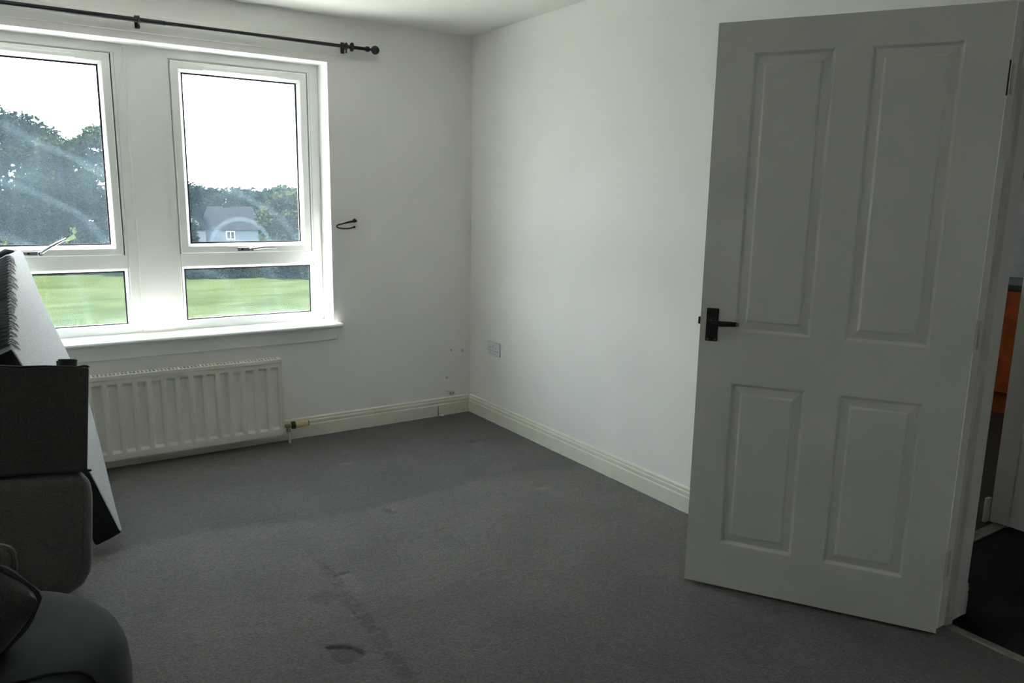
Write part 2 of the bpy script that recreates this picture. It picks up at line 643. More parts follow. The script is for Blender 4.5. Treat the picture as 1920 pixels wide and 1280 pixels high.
def carpet():
    def axis(lo, hi, f0, f1):
        """grid lines every 16 mm, every 6 mm where the dents are"""
        out, t = [lo], lo
        while t < hi - 1e-6:
            t += .006 if f0 < t < f1 else .016
            out.append(min(t, hi))
        return out
    ax_, ay_ = axis(XL, .05, -1.90, -1.50), axis(YB, 0.0, -2.32, -1.66)
    nx, ny = len(ax_) - 1, len(ay_) - 1
    verts, wear = [], []
    for j in range(ny + 1):
        y = ay_[j]
        for i in range(nx + 1):
            x = ax_[i]
            z, c = 0.0, 1.0
            if -2.6 < x < 0.06 and -3.6 < y:
                # pile brushed the other way behind a wandering line
                line = -1.16 - 0.05 * math.sin(x * 4.1 + .5) - .06 * (x + 1) + .05 * (vnoise(x * 14, y * 14) - .5)
                c *= 0.72 + 0.32 * smooth(0.03, -0.05, y - line) * smooth(-3.2, -1.8, y)
                c *= 0.93 + .14 * vnoise(x * 5, y * 5)
                z += .002 * (vnoise(x * 22, y * 22) - .5)
                for mx_, my_, hl, hw, an, f, dep in MARKS:
                    dx, dy = x - mx_, y - my_
                    if abs(dx) < .14 and abs(dy) < .14:
                        ca, sa = math.cos(an), math.sin(an)
                        u, v = abs(dx * ca + dy * sa) / hl, abs(-dx * sa + dy * ca) / hw
                        k = smooth(1.25, .75, max(u, v))
                        c *= 1 + (f - 1) * k
                        z -= dep * k
                d = seam_dist(x, y)
                if d < .06:
                    k = smooth(.040, .008, d) * (.35 + vnoise(x * 55, y * 55)) * smooth(-1.35, -1.75, y)
                    c *= 1 - .30 * k
                    z -= .005 * k
                # deep crescent dent: sharp far rim, floor sloping up towards the viewer
                dx, dy = x + 1.763, y + 2.213
                u = dx * .834 - dy * .551
                v = dx * .551 + dy * .834
                if abs(u) < .085 and -.08 < v < .07:
                    rim = .045 - 5.5 * (u + .008) ** 2
                    low = -.060 + 14 * (u - .022) ** 2
                    k = smooth(rim + .003, rim - .004, v) * smooth(low - .004, low + .012, v) * smooth(.082, .068, abs(u))
                    f = smooth(low, rim, v)
                    z -= (.002 + .006 * f) * k
                    c *= 1 - (.52 - .04 * f) * k
            verts.append((x, y, z))
            wear.append(c)
    faces = []
    for j in range(ny):
        for i in range(nx):
            a = j * (nx + 1) + i
            faces.append((a, a + 1, a + nx + 2, a + nx + 1))
    me = bpy.data.meshes.new('floor')
    me.from_pydata(verts, [], faces)
    at = me.attributes.new('wear', 'FLOAT', 'POINT')
    at.data.foreach_set('value', wear)
    me.polygons.foreach_set('use_smooth', [True] * len(faces))
    me.materials.append(M_CARPET)
    o = bpy.data.objects.new('floor', me)
    COL.objects.link(o)
    tag(o, kind='structure')


carpet()

# skirting boards
PROF = [(0, 0), (.018, 0), (.018, .074), (.0165, .078), (.012, .080), (.012, .085), (.0165, .088), (.0165, .098),
        (.0155, .101), (.010, .103), (.010, .107), (.012, .109), (.011, .116), (.006, .120), (0, .120)]


def skirting(name, p0, p1, nrm, m0=0.0, m1=0.0, m=None):
    """profile swept from p0 to p1 on the wall, nrm points into the room; m0/m1 = mitre per unit of depth"""
    p0, p1, nrm = Vector((*p0, 0)), Vector((*p1, 0)), Vector((*nrm, 0))
    t = (p1 - p0).normalized()
    a = [p0 + nrm * d + t * d * m0 + Vector((0, 0, z - .002)) for d, z in PROF]
    b = [p1 + nrm * d - t * d * m1 + Vector((0, 0, z - .002)) for d, z in PROF]
    mb = MB().grid([a, b], close_v=True)
    mb.poly(a)
    mb.poly(list(reversed(b)))
    return struct(name, mb, m or M_TRIM)


skirting('baseboard_back', (XL, 0), (0, 0), (0, -1), 1, 1)
skirting('baseboard_right', (0, 0), (0, HINGE_Y + .06), (-1, 0), 1, 0)
skirting('baseboard_left', (XL, YB), (XL, 0), (1, 0), 1, 1)
skirting('baseboard_front', (XL, YB), (0, YB), (0, 1), 1, 1)
skirting('baseboard_hall', (TH, END_Y0), (TH, HINGE_Y + .0), (1, 0), 0, 0, M_LINING)

# window board with rounded nose and the apron below it
sb = MB()
sb.prism([(WX0 - .04, .17, .647), (WX0 - .04, -.045, .647), (WX0 - .04, -.054, .651), (WX0 - .04, -.057, .658), (WX0 - .04, -.054, .665),
          (WX0 - .04, -.045, .669), (WX0 - .04, .17, .669)], (WX1 + .039 - WX0 + .04, 0, 0))
struct('trim_1', sb, M_SILL)
ap = MB().prism([(WX0 - .02, -.001, .570), (WX1 + .012, -.001, .570), (WX1 + .022, -.001, .647), (WX0 - .03, -.001, .647)], (0, -.016, 0))
struct('trim_2', ap, M_SILL, bevel=.002)
# panel that covers the post between the two windows, with a quadrant bead on its left side
mu = MB().box(-1.945, -1.783, .156, .24, .66, 2.142)
struct('trim_3', mu, M_UPVC)
qd = MB().tube([(-1.943, .158, .669), (-1.943, .158, 2.14)], .005, 8)
struct('trim_4', qd, M_UPVC, smooth=True)
# batten fixed above the window for the curtain pole
struct('trim_5', MB().box(-3.05, -.822, -.010, 0, 2.176, 2.262), M_WALL, bevel=.002)

# ------------------------------------------------------------------ windows
GW = MB


def make_window(name, x0, x1, handle_tilt, label, ajar):
    root = empty(name, (x0, .16, .67))
    tag(root, label, None, None, 'structure')
    z0, z1 = .666, 2.145
    fr = MB()
    i = .053
    fr.ring(x0, x1, z0, z1, [(0, .160), (i - .006, .160), (i - .002, .164), (i - .002, .235), (0, .235)])
    fr.box(x0 + i - .002, x1 - i + .002, .160, .235, 1.017, 1.084)
    gp = .0590 if ajar else .0630
    fr.box(x1 - gp, x1 - i + .002, .160, .235, 1.08, z1 - i + .002)
    if not ajar:
        fr.box(x0 + i - .002, x0 + .0630, .160, .235, 1.08, z1 - i + .002)
    fr.build('frame', M_UPVC, root)
    # fixed lower light: bead, gasket, pane
    lx0, lx1, lz0, lz1 = x0 + i, x1 - i, z0 + i - .019, 1.017
    bd = MB().ring(lx0, lx1, lz0, lz1, [(0, .164), (.004, .164), (.016, .182), (.016, .2), (0, .2)])
    bd.build('glazing_bead', M_UPVC, root)
    MB().ring(lx0, lx1, lz0, lz1, [(.012, .185), (.0235, .185), (.0235, .190), (.012, .190)]).build('gasket', M_GASKET, root)
    MB().box(lx0 + .01, lx1 - .01, .190, .194, lz0 + .01, lz1 - .01).build('pane', M_GLASS, root)
    # top-hung opening sash, as its own hinged assembly
    sx0, sx1, sz0, sz1 = x0 + .056, x1 - .070, 1.086, 2.085
    if ajar == 0:
        sx0, sx1 = x0 + .070, x1 - .070
    sash = MB()
    sash.ring(sx0, sx1, sz0, sz1, [(0, .205), (0, .151), (.003, .148), (.034, .148), (.038, .150), (.052, .168), (.052, .205)])
    so = sash.build('sash', M_UPVC, root, origin=None)
    MB().ring(sx0, sx1, sz0, sz1, [(.048, .172), (.0605, .172), (.0605, .178), (.048, .178)]).build('gasket', M_GASKET, so)
    MB().box(sx0 + .046, sx1 - .046, .178, .182, sz0 + .046, sz1 - .046).build('pane', M_GLASS_ARC if ajar else M_GLASS, so)
    xc = (sx0 + sx1) / 2
    tv = MB().box(xc - .20, xc + .20, .134, .149, sz1 - .036, sz1 - .017)
    tv.build('trickle_vent', M_UPVC, so, bevel=.003)
    # shadow gap rebate between sash and frame
    MB().ring(x0 + i - .001, x1 - i + .001, 1.083, z1 - i + .001, [(.0, .196), (.03, .196), (.03, .2), (0, .2)]).build('weather_seal', M_GASKET, root)
    # chrome espagnolette handle
    hx = xc + .01 if ajar else xc - .02
    zz = 1.104
    hm = MB()
    hm.box(hx - .075, hx + .012, .138, .148, zz - .011, zz + .011)
    ho = hm.build('handle', M_CHROME, so, bevel=.004)
    piv = Vector((hx, .126, zz))
    ca, sa = math.cos(handle_tilt), math.sin(handle_tilt)
    d = Vector((ca, 0, sa))
    lv = MB()
    lv.lathe((hx, .139, zz), (0, -1, 0), [(0, .013), (.012, .013), (.02, .010)], 14)
    pts = [piv, piv + d * .02 + Vector((0, -.006, .004)), piv + d * .05 + Vector((0, -.014, .008)),
           piv + d * .09 + Vector((0, -.018, .008)), piv + d * .132 + Vector((0, -.018, .006))]
    lv.tube(pts, [.008, .008, .0075, .007, .006], 10)
    lv.build('lever', M_CHROME, ho, smooth=True)
    kh = MB().lathe((hx - .05, .1385, zz), (0, -1, 0), [(0, .006), (.003, .006)], 10)
    kh.build('lock_button', M_GASKET, ho)
    return root


make_window('window_1', -1.786, -.941, R(2), 'right-hand white plastic window with its handle lever level', 1)
make_window('window_2', -2.787, -1.942, R(30), 'left-hand white plastic window, partly hidden by the tipped sofa section', 0)

# ------------------------------------------------------------------ door lining, stop, thresholds
ln = MB()
ln.box(-.002, TH + .002, HINGE_Y, HINGE_Y + .022, 0, LINTEL)
ln.box(-.002, TH + .002, OTHER_Y - .022, OTHER_Y, 0, LINTEL)
ln.box(-.002, TH + .002, OTHER_Y - .022, HINGE_Y + .022, LINTEL, LINTEL + .022)
struct('trim_6', ln, M_WALL)
stp = MB()
stp.box(.043, .075, HINGE_Y - .011, HINGE_Y, 0, LINTEL)
stp.box(.043, .075, OTHER_Y, OTHER_Y + .011, 0, LINTEL)
stp.box(.043, .075, OTHER_Y, HINGE_Y, LINTEL - .011, LINTEL)
struct('trim_7', stp, M_LINING)
th = MB().prism([(.028, OTHER_Y, -.001), (.034, OTHER_Y, .005), (.062, OTHER_Y, .005), (.068, OTHER_Y, -.001)], (0, HINGE_Y - OTHER_Y - .012, 0))
struct('trim_8', th, M_STRIP)

# ------------------------------------------------------------------ the four-panel door
DANG = 2.5862108
DW, DH, DT = .838, 1.981, .040
hx, hy = -0.0565, -3.1627
# local frame: x along the leaf from the hinge, y = out of the hall-side face (towards viewer), z up
ex, ey = -math.sin(DANG), -math.cos(DANG)
rotz = math.atan2(ey, ex)
door = empty('door_1', (hx, hy, .012), (0, 0, rotz))
tag(door, 'tall white four panel door standing open with dark bronze lever handle', None, None, 'structure')
PANELS = [(.471, .720, .970 - .012, 1.893 - .012), (.118, .366, .968 - .012, 1.892 - .012),
          (.471, .718, .183 - .012, .785 - .012), (.119, .366, .181 - .012, .784 - .012)]
PANELS = [(.471, .719, .957, 1.881), (.118, .366, .957, 1.881), (.471, .719, .170, .773), (.118, .366, .170, .773)]
# y>0 side: which way is the viewer? local y axis = rot90 of ex,ey
ly = Vector((-ey, ex))
side = 1 if ly.dot(Vector((CAM[0] - hx, CAM[1] - hy))) > 0 else -1
xs = [0, .118, .366, .471, .719, DW]
zs = [0, .170, .773, .957, 1.881, DH]
leaf = MB()
for yy, out in ((0, side), (-side * DT, -side)):
    for a in range(5):
        for b in range(5):
            if a in (1, 3) and b in (1, 3):
                x0, x1, z0, z1 = xs[a], xs[a + 1], zs[b], zs[b + 1]
                prof = [(0, 0), (.003, -.0015), (.009, -.0105), (.012, -.0110), (.031, -.0060), (.034, -.0056), (.040, -.0006), (.042, 0)]
                rows = [(i, yy + out * d) for i, d in prof]
                leaf.ring(x0, x1, z0, z1, rows, close=False)
                i, y = rows[-1]
                leaf.quad((x0 + i, y, z0 + i), (x1 - i, y, z0 + i), (x1 - i, y, z1 - i), (x0 + i, y, z1 - i))
            else:
                leaf.quad((xs[a], yy, zs[b]), (xs[a + 1], yy, zs[b]), (xs[a + 1], yy, zs[b + 1]), (xs[a], yy, zs[b + 1]))
y0, y1 = 0, -side * DT
for b in range(5):
    leaf.quad((0, y0, zs[b]), (0, y1, zs[b]), (0, y1, zs[b + 1]), (0, y0, zs[b + 1]))
    leaf.quad((DW, y0, zs[b]), (DW, y1, zs[b]), (DW, y1, zs[b + 1]), (DW, y0, zs[b + 1]))
    leaf.quad((xs[b], y0, 0), (xs[b + 1], y0, 0), (xs[b + 1], y1, 0), (xs[b], y1, 0))
    leaf.quad((xs[b], y0, DH), (xs[b + 1], y0, DH), (xs[b + 1], y1, DH), (xs[b], y1, DH))
leaf.build('leaf', M_DOOR, door, local=True)


def door_handle(sgn, ybase):
    pl = MB().box(.775, .817, min(ybase, ybase + sgn * .006), max(ybase, ybase + sgn * .006), .917, 1.034)
    po = pl.build('handle', M_IRON, door, local=True, bevel=.0025)
    ro = MB().lathe((.797, ybase + sgn * .006, .985), (0, sgn, 0), [(0, .0155), (.006, .0150), (.010, .010), (.03, .0095), (.036, .011)], 18)
    ro.build('rose', M_IRON, po, local=True, smooth=True)
    yv = ybase + sgn * .040
    lv = MB()
    n = 10
    rows = []
    for k in range(n + 1):
        t = k / n
        x = .806 - t * .098
        hw = .0115 - .0035 * t
        hd = .0075 - .002 * t
        z = .985 + .003 * t
        y = yv + sgn * .002 * math.sin(t * math.pi)
        rows.append([(x, y + hd * math.cos(a) * 1.0, z + hw * math.sin(a)) for a in [2 * math.pi * q / 12 for q in range(12)]])
    lv.grid(rows, close_v=True)
    lv.poly(rows[0])
    lv.poly(list(reversed(rows[-1])))
    lv.build('lever', M_IRON, po, local=True, smooth=True)
    tip = MB().lathe((.7085, yv, .988), (-1, 0, 0), [(0, .0075), (.008, .0065), (.009, .004)], 12)
    tip.build('lever_tip', M_WORN, po, local=True, smooth=True)
    for sx in (.783, .809):
        for sz in (.924, 1.027):
            MB().lathe((sx, ybase + sgn * .0058, sz), (0, sgn, 0), [(0, .0032), (.0016, .0026)], 8).build('screw', M_WORN if sz < .95 else M_IRON, po, local=True)


door_handle(side, 0)
door_handle(-side, -side * DT)
MB().box(DW - .001, DW + .011, -side * DT * .68, -side * DT * .32, .972, .998).build('latch', M_IRON, door, local=True, bevel=.003)
# hinges: knuckle between leaf and lining
for hz, m in ((1.775, M_IRON), (1.00, M_LINING), (.22, M_LINING)):
    hb = MB().lathe((-.004, -side * (DT + .004), hz - .05), (0, 0, 1), [(0, .0055), (.1, .0055)], 12)
    ho = hb.build('hinge', m, door, local=True, smooth=True)
    MB().box(-.002, .001, -side * DT * .95, -side * .012, hz - .05, hz + .05).build('hinge_leaf', m, ho, local=True)
for hz, m in ((1.787, M_LINING), (1.012, M_LINING), (.232, M_LINING)):
    struct('trim_%d' % (9 + int(hz < 1.5) + int(hz < .5)), MB().box(.012, .024, HINGE_Y - .0025, HINGE_Y, hz - .045, hz + .045), m)

# ------------------------------------------------------------------ hall and kitchen beyond the door
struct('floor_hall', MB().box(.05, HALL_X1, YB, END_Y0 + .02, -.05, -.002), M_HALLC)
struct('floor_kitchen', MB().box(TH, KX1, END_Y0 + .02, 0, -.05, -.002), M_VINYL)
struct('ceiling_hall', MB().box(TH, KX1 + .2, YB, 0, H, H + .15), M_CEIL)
struct('wall_hall_right', MB().box(HALL_X1, HALL_X1 + .12, YB, END_Y1, -.05, H), M_WALL)
w = MB()
w.box(TH, .30, END_Y0, END_Y1, -.05, H)
w.box(.30, HALL_X1, END_Y0, END_Y1, 2.0, H)
struct('wall_hall_end', w, M_WALL)
w = MB()
w.box(HALL_X1 + .12, KX1, END_Y1 - .1, END_Y1, -.05, H)
struct('wall_kitchen_front', w, M_WALL)
w = MB()
kw0, kw1 = 1.5, 2.15
w.box(TH, kw0, 0, .3, -.3, H + .2)
w.box(kw1, KX1 + .2, 0, .3, -.3, H + .2)
w.box(kw0, kw1, 0, .3, 2.1, H + .2)
w.box(kw0, kw1, 0, .3, -.3, 1.05)
struct('wall_kitchen_back', w, M_WALL)
struct('wall_kitchen_right', MB().box(KX1, KX1 + .2, END_Y1, 0, -.3, H + .2), M_TILE)
kr = empty('added_kitchen_window', (kw0, .12, 1.05))  # window added out of view so daylight reaches the kitchen
tag(kr, 'unseen kitchen window added to let daylight in', None, None, 'structure')
MB().ring(kw0, kw1, 1.05, 2.1, [(0, .12), (.06, .12), (.06, .19), (0, .19)]).build('frame', M_UPVC, kr)
MB().box(kw0 + .05, kw1 - .05, .15, .154, 1.10, 2.05).build('pane', M_GLASS, kr)
th = MB().box(.30, HALL_X1, END_Y0 + .00, END_Y0 + .05, -.002, .004)
struct('trim_12', th, M_STRIP)
# lining and architrave round the kitchen doorway
lk = MB()
lk.box(HALL_X1 - .016, HALL_X1 + .001, END_Y0 - .004, END_Y1 + .004, 0, 2.0)
lk.box(.30, .318, END_Y0 - .004, END_Y1 + .004, 0, 2.0)
struct('trim_13', lk, M_LINING)
struct('trim_14', MB().box(HALL_X1 - .055, HALL_X1 - .017, END_Y1 + .005, END_Y1 + .02, 0, .115), M_LINING, bevel=.003)

cab = empty('kitchen_cabinet', (3.40, -1.6, 0))
tag(cab, 'orange-brown kitchen base cabinet under a black worktop, seen past the open door', 'cabinet')
MB().box(3.125, KX1 - .001, -2.55, -.65, .15, .858).build('body', M_ORANGE, cab)
for k in range(4):
    a = -2.55 + k * .475
    d = MB().box(3.10, 3.123, a + .003, a + .472, .156, .852).build('cabinet_door', M_ORANGE, cab, bevel=.004)
    MB().tube([(3.088, a + .40, .66), (3.080, a + .40, .67), (3.080, a + .40, .78), (3.088, a + .40, .79)], .005, 8).build('handle', M_CHROME, d, smooth=True)
MB().box(3.15, KX1 - .001, -2.55, -.65, 0, .148).build('plinth', M_ORANGE, cab)
wt = MB().box(3.085, KX1 - .001, -2.57, -.63, .860, .897).build('worktop', M_WORKTOP, bevel=.006)
tag(wt, 'black kitchen worktop with a grey sheen on its top', 'worktop')
wu = empty('wall_cupboard', (3.55, -2.2, 1.405))
tag(wu, 'red-brown kitchen wall cupboard cut by the right edge of the photo', 'cabinet')
MB().box(3.42, KX1 - .001, -2.75, -1.77, 1.405, 2.05).build('body', M_REDUNIT, wu)
for k in range(2):
    a = -2.75 + k * .49
    MB().box(3.40, 3.419, a + .003, a + .487, 1.407, 2.048).build('cabinet_door', M_REDUNIT, wu, bevel=.004)

# ------------------------------------------------------------------ radiator
RX0, RX1, RZ0, RZ1, RYF, RYB = -2.455, -1.286, .058, .505, -.102, -.036
rad = empty('radiator', ((RX0 + RX1) / 2, RYB, RZ0))
tag(rad, 'cream white ribbed panel radiator on the wall under the window', 'radiator')
pitch = .0676
xs_ = [RX0]
fp = MB()


def flute_row(z, depth_k):
    pts = []
    x = -1.312 + .0
    cols = []
    k = 0
    xr = RX1 - .008
    cols.append((xr, 0.0))
    while True:
        c = -1.330 - k * pitch
        if c - .03 < RX0 + .01:
            break
        cols += [(c + .0240, 0.0), (c + .0180, .0120 * depth_k), (c - .0180, .0120 * depth_k), (c - .0240, 0.0)]
        k += 1
    cols.append((RX0 + .008, 0.0))
    return [(x, RYF + d, z) for x, d in cols]


rows = [flute_row(RZ0 + .004, 0), flute_row(.098, 0), flute_row(.112, 1), flute_row(.447, 1), flute_row(.460, 0), flute_row(RZ1 - .022, 0)]
fp.grid(rows)
fo = fp.build('front_panel', M_RAD, rad)
sd = fo.modifiers.new('bevel', 'BEVEL')
sd.width = .002
sd.segments = 2
sd.limit_method = 'ANGLE'
sd.angle_limit = R(18)
fo.data.polygons.foreach_set('use_smooth', [True] * len(fo.data.polygons))
MB().box(RX0 + .008, RX1 - .008, RYB - .012, RYB, RZ0 + .004, RZ1 - .022).build('back_panel', M_RAD, rad)
cf = MB()
ncf = 34
zig = []
for k in range(ncf * 2 + 1):
    x = RX0 + .03 + (RX1 - RX0 - .06) * k / (ncf * 2)
    zig.append((x, (RYF + .018) if k % 2 else (RYB - .018)))
cf.grid([[(x, y, RZ0 + .03) for x, y in zig], [(x, y, RZ1 - .04) for x, y in zig]])
tag(cf.build('convector_fins', M_RAD, rad), kind='stuff')
for xa, xb in ((RX1 - .008, RX1), (RX0, RX0 + .008)):
    MB().box(xa, xb, RYF - .001, RYB, RZ0 - .002, RZ1 - .014).build('end_cover', M_RAD, rad, bevel=.002)
top = MB()
top.ring(0, 1, 0, 1, [(0, 0)], close=False) if False else None
top.box(RX0 - .001, RX1 + .001, RYF - .003, RYF + .010, RZ1 - .022, RZ1)
top.box(RX0 - .001, RX1 + .001, RYB - .009, RYB, RZ1 - .022, RZ1)
top.box(RX1 - .022, RX1 + .001, RYF, RYB, RZ1 - .020, RZ1)
top.box(RX0 - .001, RX0 + .022, RYF, RYB, RZ1 - .020, RZ1)
top.build('top_grille', M_RAD, rad, bevel=.002)
sl = MB()
x = RX1 - .030
while x > RX0 + .03:
    sl.box(x - .0085, x, RYF + .009, RYB - .008, RZ1 - .005, RZ1 - .0005)
    x -= .0185
tag(sl.build('grille_slats', M_RAD, rad), kind='stuff')
for bx in (-2.2, -1.55):
    MB().box(bx, bx + .03, RYB, -.0005, .13, .44).build('wall_bracket', M_RAD, rad)
# thermostatic valve
vy = -.068
vz = .102
MB().lathe((-1.286, vy, vz), (1, 0, 0), [(0, .006), (.006, .006), (.007, .010), (.018, .010), (.019, .012), (.042, .012), (.043, .010), (.052, .010)], 14).build('valve_body', M_BRASS, rad, smooth=True)
vh = MB().lathe((-1.214, vy, vz - .001), (1, 0, 0), [(0, .018), (.002, .021), (.068, .0165), (.076, .015), (.078, .012)], 20).build('valve_head', M_CREAM, rad, smooth=True)
MB().lathe((-1.236, vy, vz - .001), (1, 0, 0), [(0, .014), (.004, .021), (.020, .0225), (.0225, .020)], 20).build('collar', M_FOOT, vh, smooth=True)
MB().lathe((-1.1365, vy, vz - .001), (1, 0, 0), [(0, .0155), (.004, .0145), (.0045, .011)], 20).build('end_cap', M_FOOT, vh, smooth=True)
MB().lathe((-1.252, vy, vz - .008), (0, 0, -1), [(0, .010), (.014, .0125), (.028, .0125), (.03, .009)], 12).build('pipe_nut', M_BRASS, rad, smooth=True)
MB().tube([(-1.252, vy, vz - .036), (-1.252, vy, .06), (-1.247, vy - .004, -.004)], .0075, 10).build('pipe', M_RAD, rad, smooth=True)

# ------------------------------------------------------------------ curtain pole
PZ, PY = 2.222, -.068
pole = empty('curtain_pole', (-1.9, 0, PZ))
tag(pole, 'thin black metal curtain pole with ball end above the windows', 'curtain pole')
MB().tube([(-3.02, PY, PZ), (-1.78, PY, PZ)], .0110, 14).build('pole', M_BLACK, pole, smooth=True)
MB().tube([(-1.785, PY, PZ), (-.722, PY, PZ)], .0092, 14).build('inner_pole', M_BLACK, pole, smooth=True)
fprof = [(0, .0135), (.003, .0150), (.016, .0150), (.020, .0115), (.026, .0075), (.032, .0078)]
ball = [(.032 + .024 * (1 - math.cos(a)), max(.0078, .024 * math.sin(a))) for a in [math.pi * (k + 1) / 11 for k in range(2, 10)]]
for x, d in ((-.735, 1), (-3.01, -1)):
    MB().lathe((x, PY, PZ), (d, 0, 0), fprof + ball + [(.0805, .003)], 20).build('finial', M_BLACK, pole, smooth=True)
for bx in (-.852, -1.898, -2.96):
    b = MB().box(bx - .011, bx + .011, -.016, -.010, PZ - .03, PZ + .03).build('bracket', M_BLACK, pole, bevel=.002)
    MB().tube([(bx, -.014, PZ + .012), (bx, -.04, PZ + .012), (bx, PY, PZ + .012)], .006, 10).build('arm', M_BLACK, b, smooth=True)
    MB().tube([(bx, PY + .016 * math.cos(a), PZ + .016 * math.sin(a)) for a in [2 * math.pi * k / 20 for k in range(20)]], .0052, 8, closed=True).build('cup', M_BLACK, b, smooth=True)
    MB().lathe((bx, PY, PZ - .014), (0, 0, -1), [(0, .0045), (.014, .0045), (.016, .006), (.020, .006)], 10).build('screw', M_BLACK, b, smooth=True)
rg = MB().tube([(-.818, PY + .019 * math.cos(a), PZ + .001 + .019 * math.sin(a)) for a in [2 * math.pi * k / 22 for k in range(22)]], .006, 8, closed=True)
tag(rg.build('curtain_ring', M_BLACK, smooth=True), 'small black ring left on the pole beside its right bracket', 'ring')

# ------------------------------------------------------------------ curtain hold-back hook
hb = empty('curtain_holdback', (-.805, 0, 1.262))
tag(hb, 'small black looped curtain holdback hook on the wall right of the window', 'hook')
MB().lathe((-.797, -.001, 1.266), (0, -1, 0), [(0, .012), (.004, .012), (.007, .008), (.02, .0055), (.03, .0055)], 14).build('wall_plate', M_BLACK, hb, smooth=True)
pts = [(-.797, -.028, 1.266), (-.815, -.030, 1.263), (-.845, -.034, 1.259), (-.885, -.040, 1.250), (-.912, -.046, 1.245), (-.926, -.052, 1.239), (-.928, -.058, 1.233),
       (-.918, -.064, 1.227), (-.898, -.068, 1.2235), (-.872, -.070, 1.223), (-.848, -.070, 1.226), (-.828, -.068, 1.231)]
rr = [.0068, .0068, .0060] + [.0042] * 9
MB().tube(pts, rr, 10).build('hook', M_BLACK, hb, smooth=True)
MB().lathe((-.832, -.068, 1.2305), (1, 0, .18), [(0, .003), (.002, .006), (.007, .0078), (.012, .006), (.014, .003)], 12).build('ball_end', M_BLACK, hb, smooth=True)

# ------------------------------------------------------------------ double socket on the right wall
sk = empty('wall_socket', (0, -.300, .476))
tag(sk, 'white double plug socket on the right wall near the corner', 'socket')
so = MB().box(-.011, 0, -.374, -.226, .433, .519).build('faceplate', M_SOCKET, sk, bevel=.004, bseg=3)
for yc in (-.336, -.264):
    g = .0008
    for dy, dz, hy_, hz_ in ((0, .012, .002, .0045), (-.011, -.008, .0036, .002), (.011, -.008, .0036, .002)):
        MB().box(-.0118, -.0105, yc + dy - hy_, yc + dy + hy_, .470 + dz - hz_, .470 + dz + hz_).build('pin_slot', M_DARK, so)
for yc in (-.307, -.293):
    MB().box(-.0145, -.011, yc - .005, yc + .005, .482, .500).build('switch', M_SOCKET, so, bevel=.0015)
for yc in (-.330, -.270):
    MB().lathe((-.0105, yc, .446), (-1, 0, 0), [(0, .003), (.0012, .0026)], 8).build('screw', M_WORN, so)

# ------------------------------------------------------------------ damage and scraps by the corner
for nm, x, z, r in (('a', -.146, .428, .005), ('b', -.061, .420, .006), ('c', -.177, .249, .006)):
    o = MB().lathe((x, -.0003, z), (0, -1, 0), [(0, r * 1.5), (.0006, r * 1.3), (.0008, r * .6)], 10).build('screw_hole', M_PLASTER, bevel=0)
    tag(o, {'a': 'small plugged hole in the window wall, left of the pair at socket height',
            'b': 'small plugged hole in the window wall, right of the pair next to the corner',
            'c': 'lone small plugged hole in the window wall above the chipped plaster'}[nm], 'wall hole', 'plugged holes in the window wall')
ch = MB().lathe((-.140, -.0003, .136), (0, -1, 0), [(0, .019), (.0014, .016), (.002, .008)], 17)
ch.v = [(-.140 + (x + .140) * (1.0 + .22 * math.sin(5 * math.atan2(z - .136, x + .14)) + .12 * math.sin(3 * math.atan2(z - .136, x + .14) + 1)), y,
         .136 + (z - .136) * .72) for x, y, z in ch.v]
tag(ch.build('plaster_chip', M_PLASTER), 'chipped plaster patch just above the skirting near the corner', 'wall damage')
hk = MB().tube([(-.185, -.001, .158), (-.168, -.010, .158), (-.155, -.016, .152), (-.150, -.012, .140)], .004, 8)
tag(hk.build('cable_clip', M_SOCKET, smooth=True), 'small white cable clip over the chipped plaster patch', 'clip')
gt = MB().prism([(-.2555, -.0185, .002), (-.2475, -.0185, .002), (-.2490, -.0185, .070), (-.2525, -.0185, .072)], (0, -.0015, 0))
tag(gt.build('green_tape', M_GREEN), 'thin strip of green tape standing up the skirting near the corner', 'tape')
sc = MB().prism([(-.242, -.024, .001), (-.222, -.020, .001), (-.217, -.036, .001), (-.236, -.040, .001)], (0, 0, .008))
tag(sc.build('paper_scrap', M_SOCKET, bevel=.002), 'tiny white scrap on the carpet beside the green tape', 'scrap')

# ------------------------------------------------------------------ sofa pieces at the left
RT = Vector((math.cos(YAW), -math.sin(YAW), 0))
FW = Vector((math.sin(YAW), math.cos(YAW), 0))
C0 = Vector((CAM[0], CAM[1], 0))


def LW(r, d, z=0):
    return C0 + RT * r + FW * d + Vector((0, 0, z))


# upholstered sofa panel stood on end against the window: five-sided outline swept sideways, leaning to the left
TILT = R(25)
WID = .105
TAZ = R(-14)
Pw = Vector((-2.2381, -1.0415, .060))
nrm = Vector((math.cos(TILT), 0, math.sin(TILT)))      # in the frame of the root: x = right, y = away
vup = Vector((-math.sin(TILT), 0, math.cos(TILT)))
dep = Vector((0, 1, 0))
troot = Pw - Vector((math.cos(TAZ), math.sin(TAZ), 0)) * (nrm.x * WID)
tip = empty('tipped_sofa', (troot.x, troot.y, 0), (0, 0, TAZ))
tag(tip, 'pale grey sofa section stood on end, leaning at the left window', 'sofa')


def TP(d, s, w_=0.0):
    return Vector((nrm.x * WID, 0, Pw.z)) + dep * d + vup * s - nrm * w_


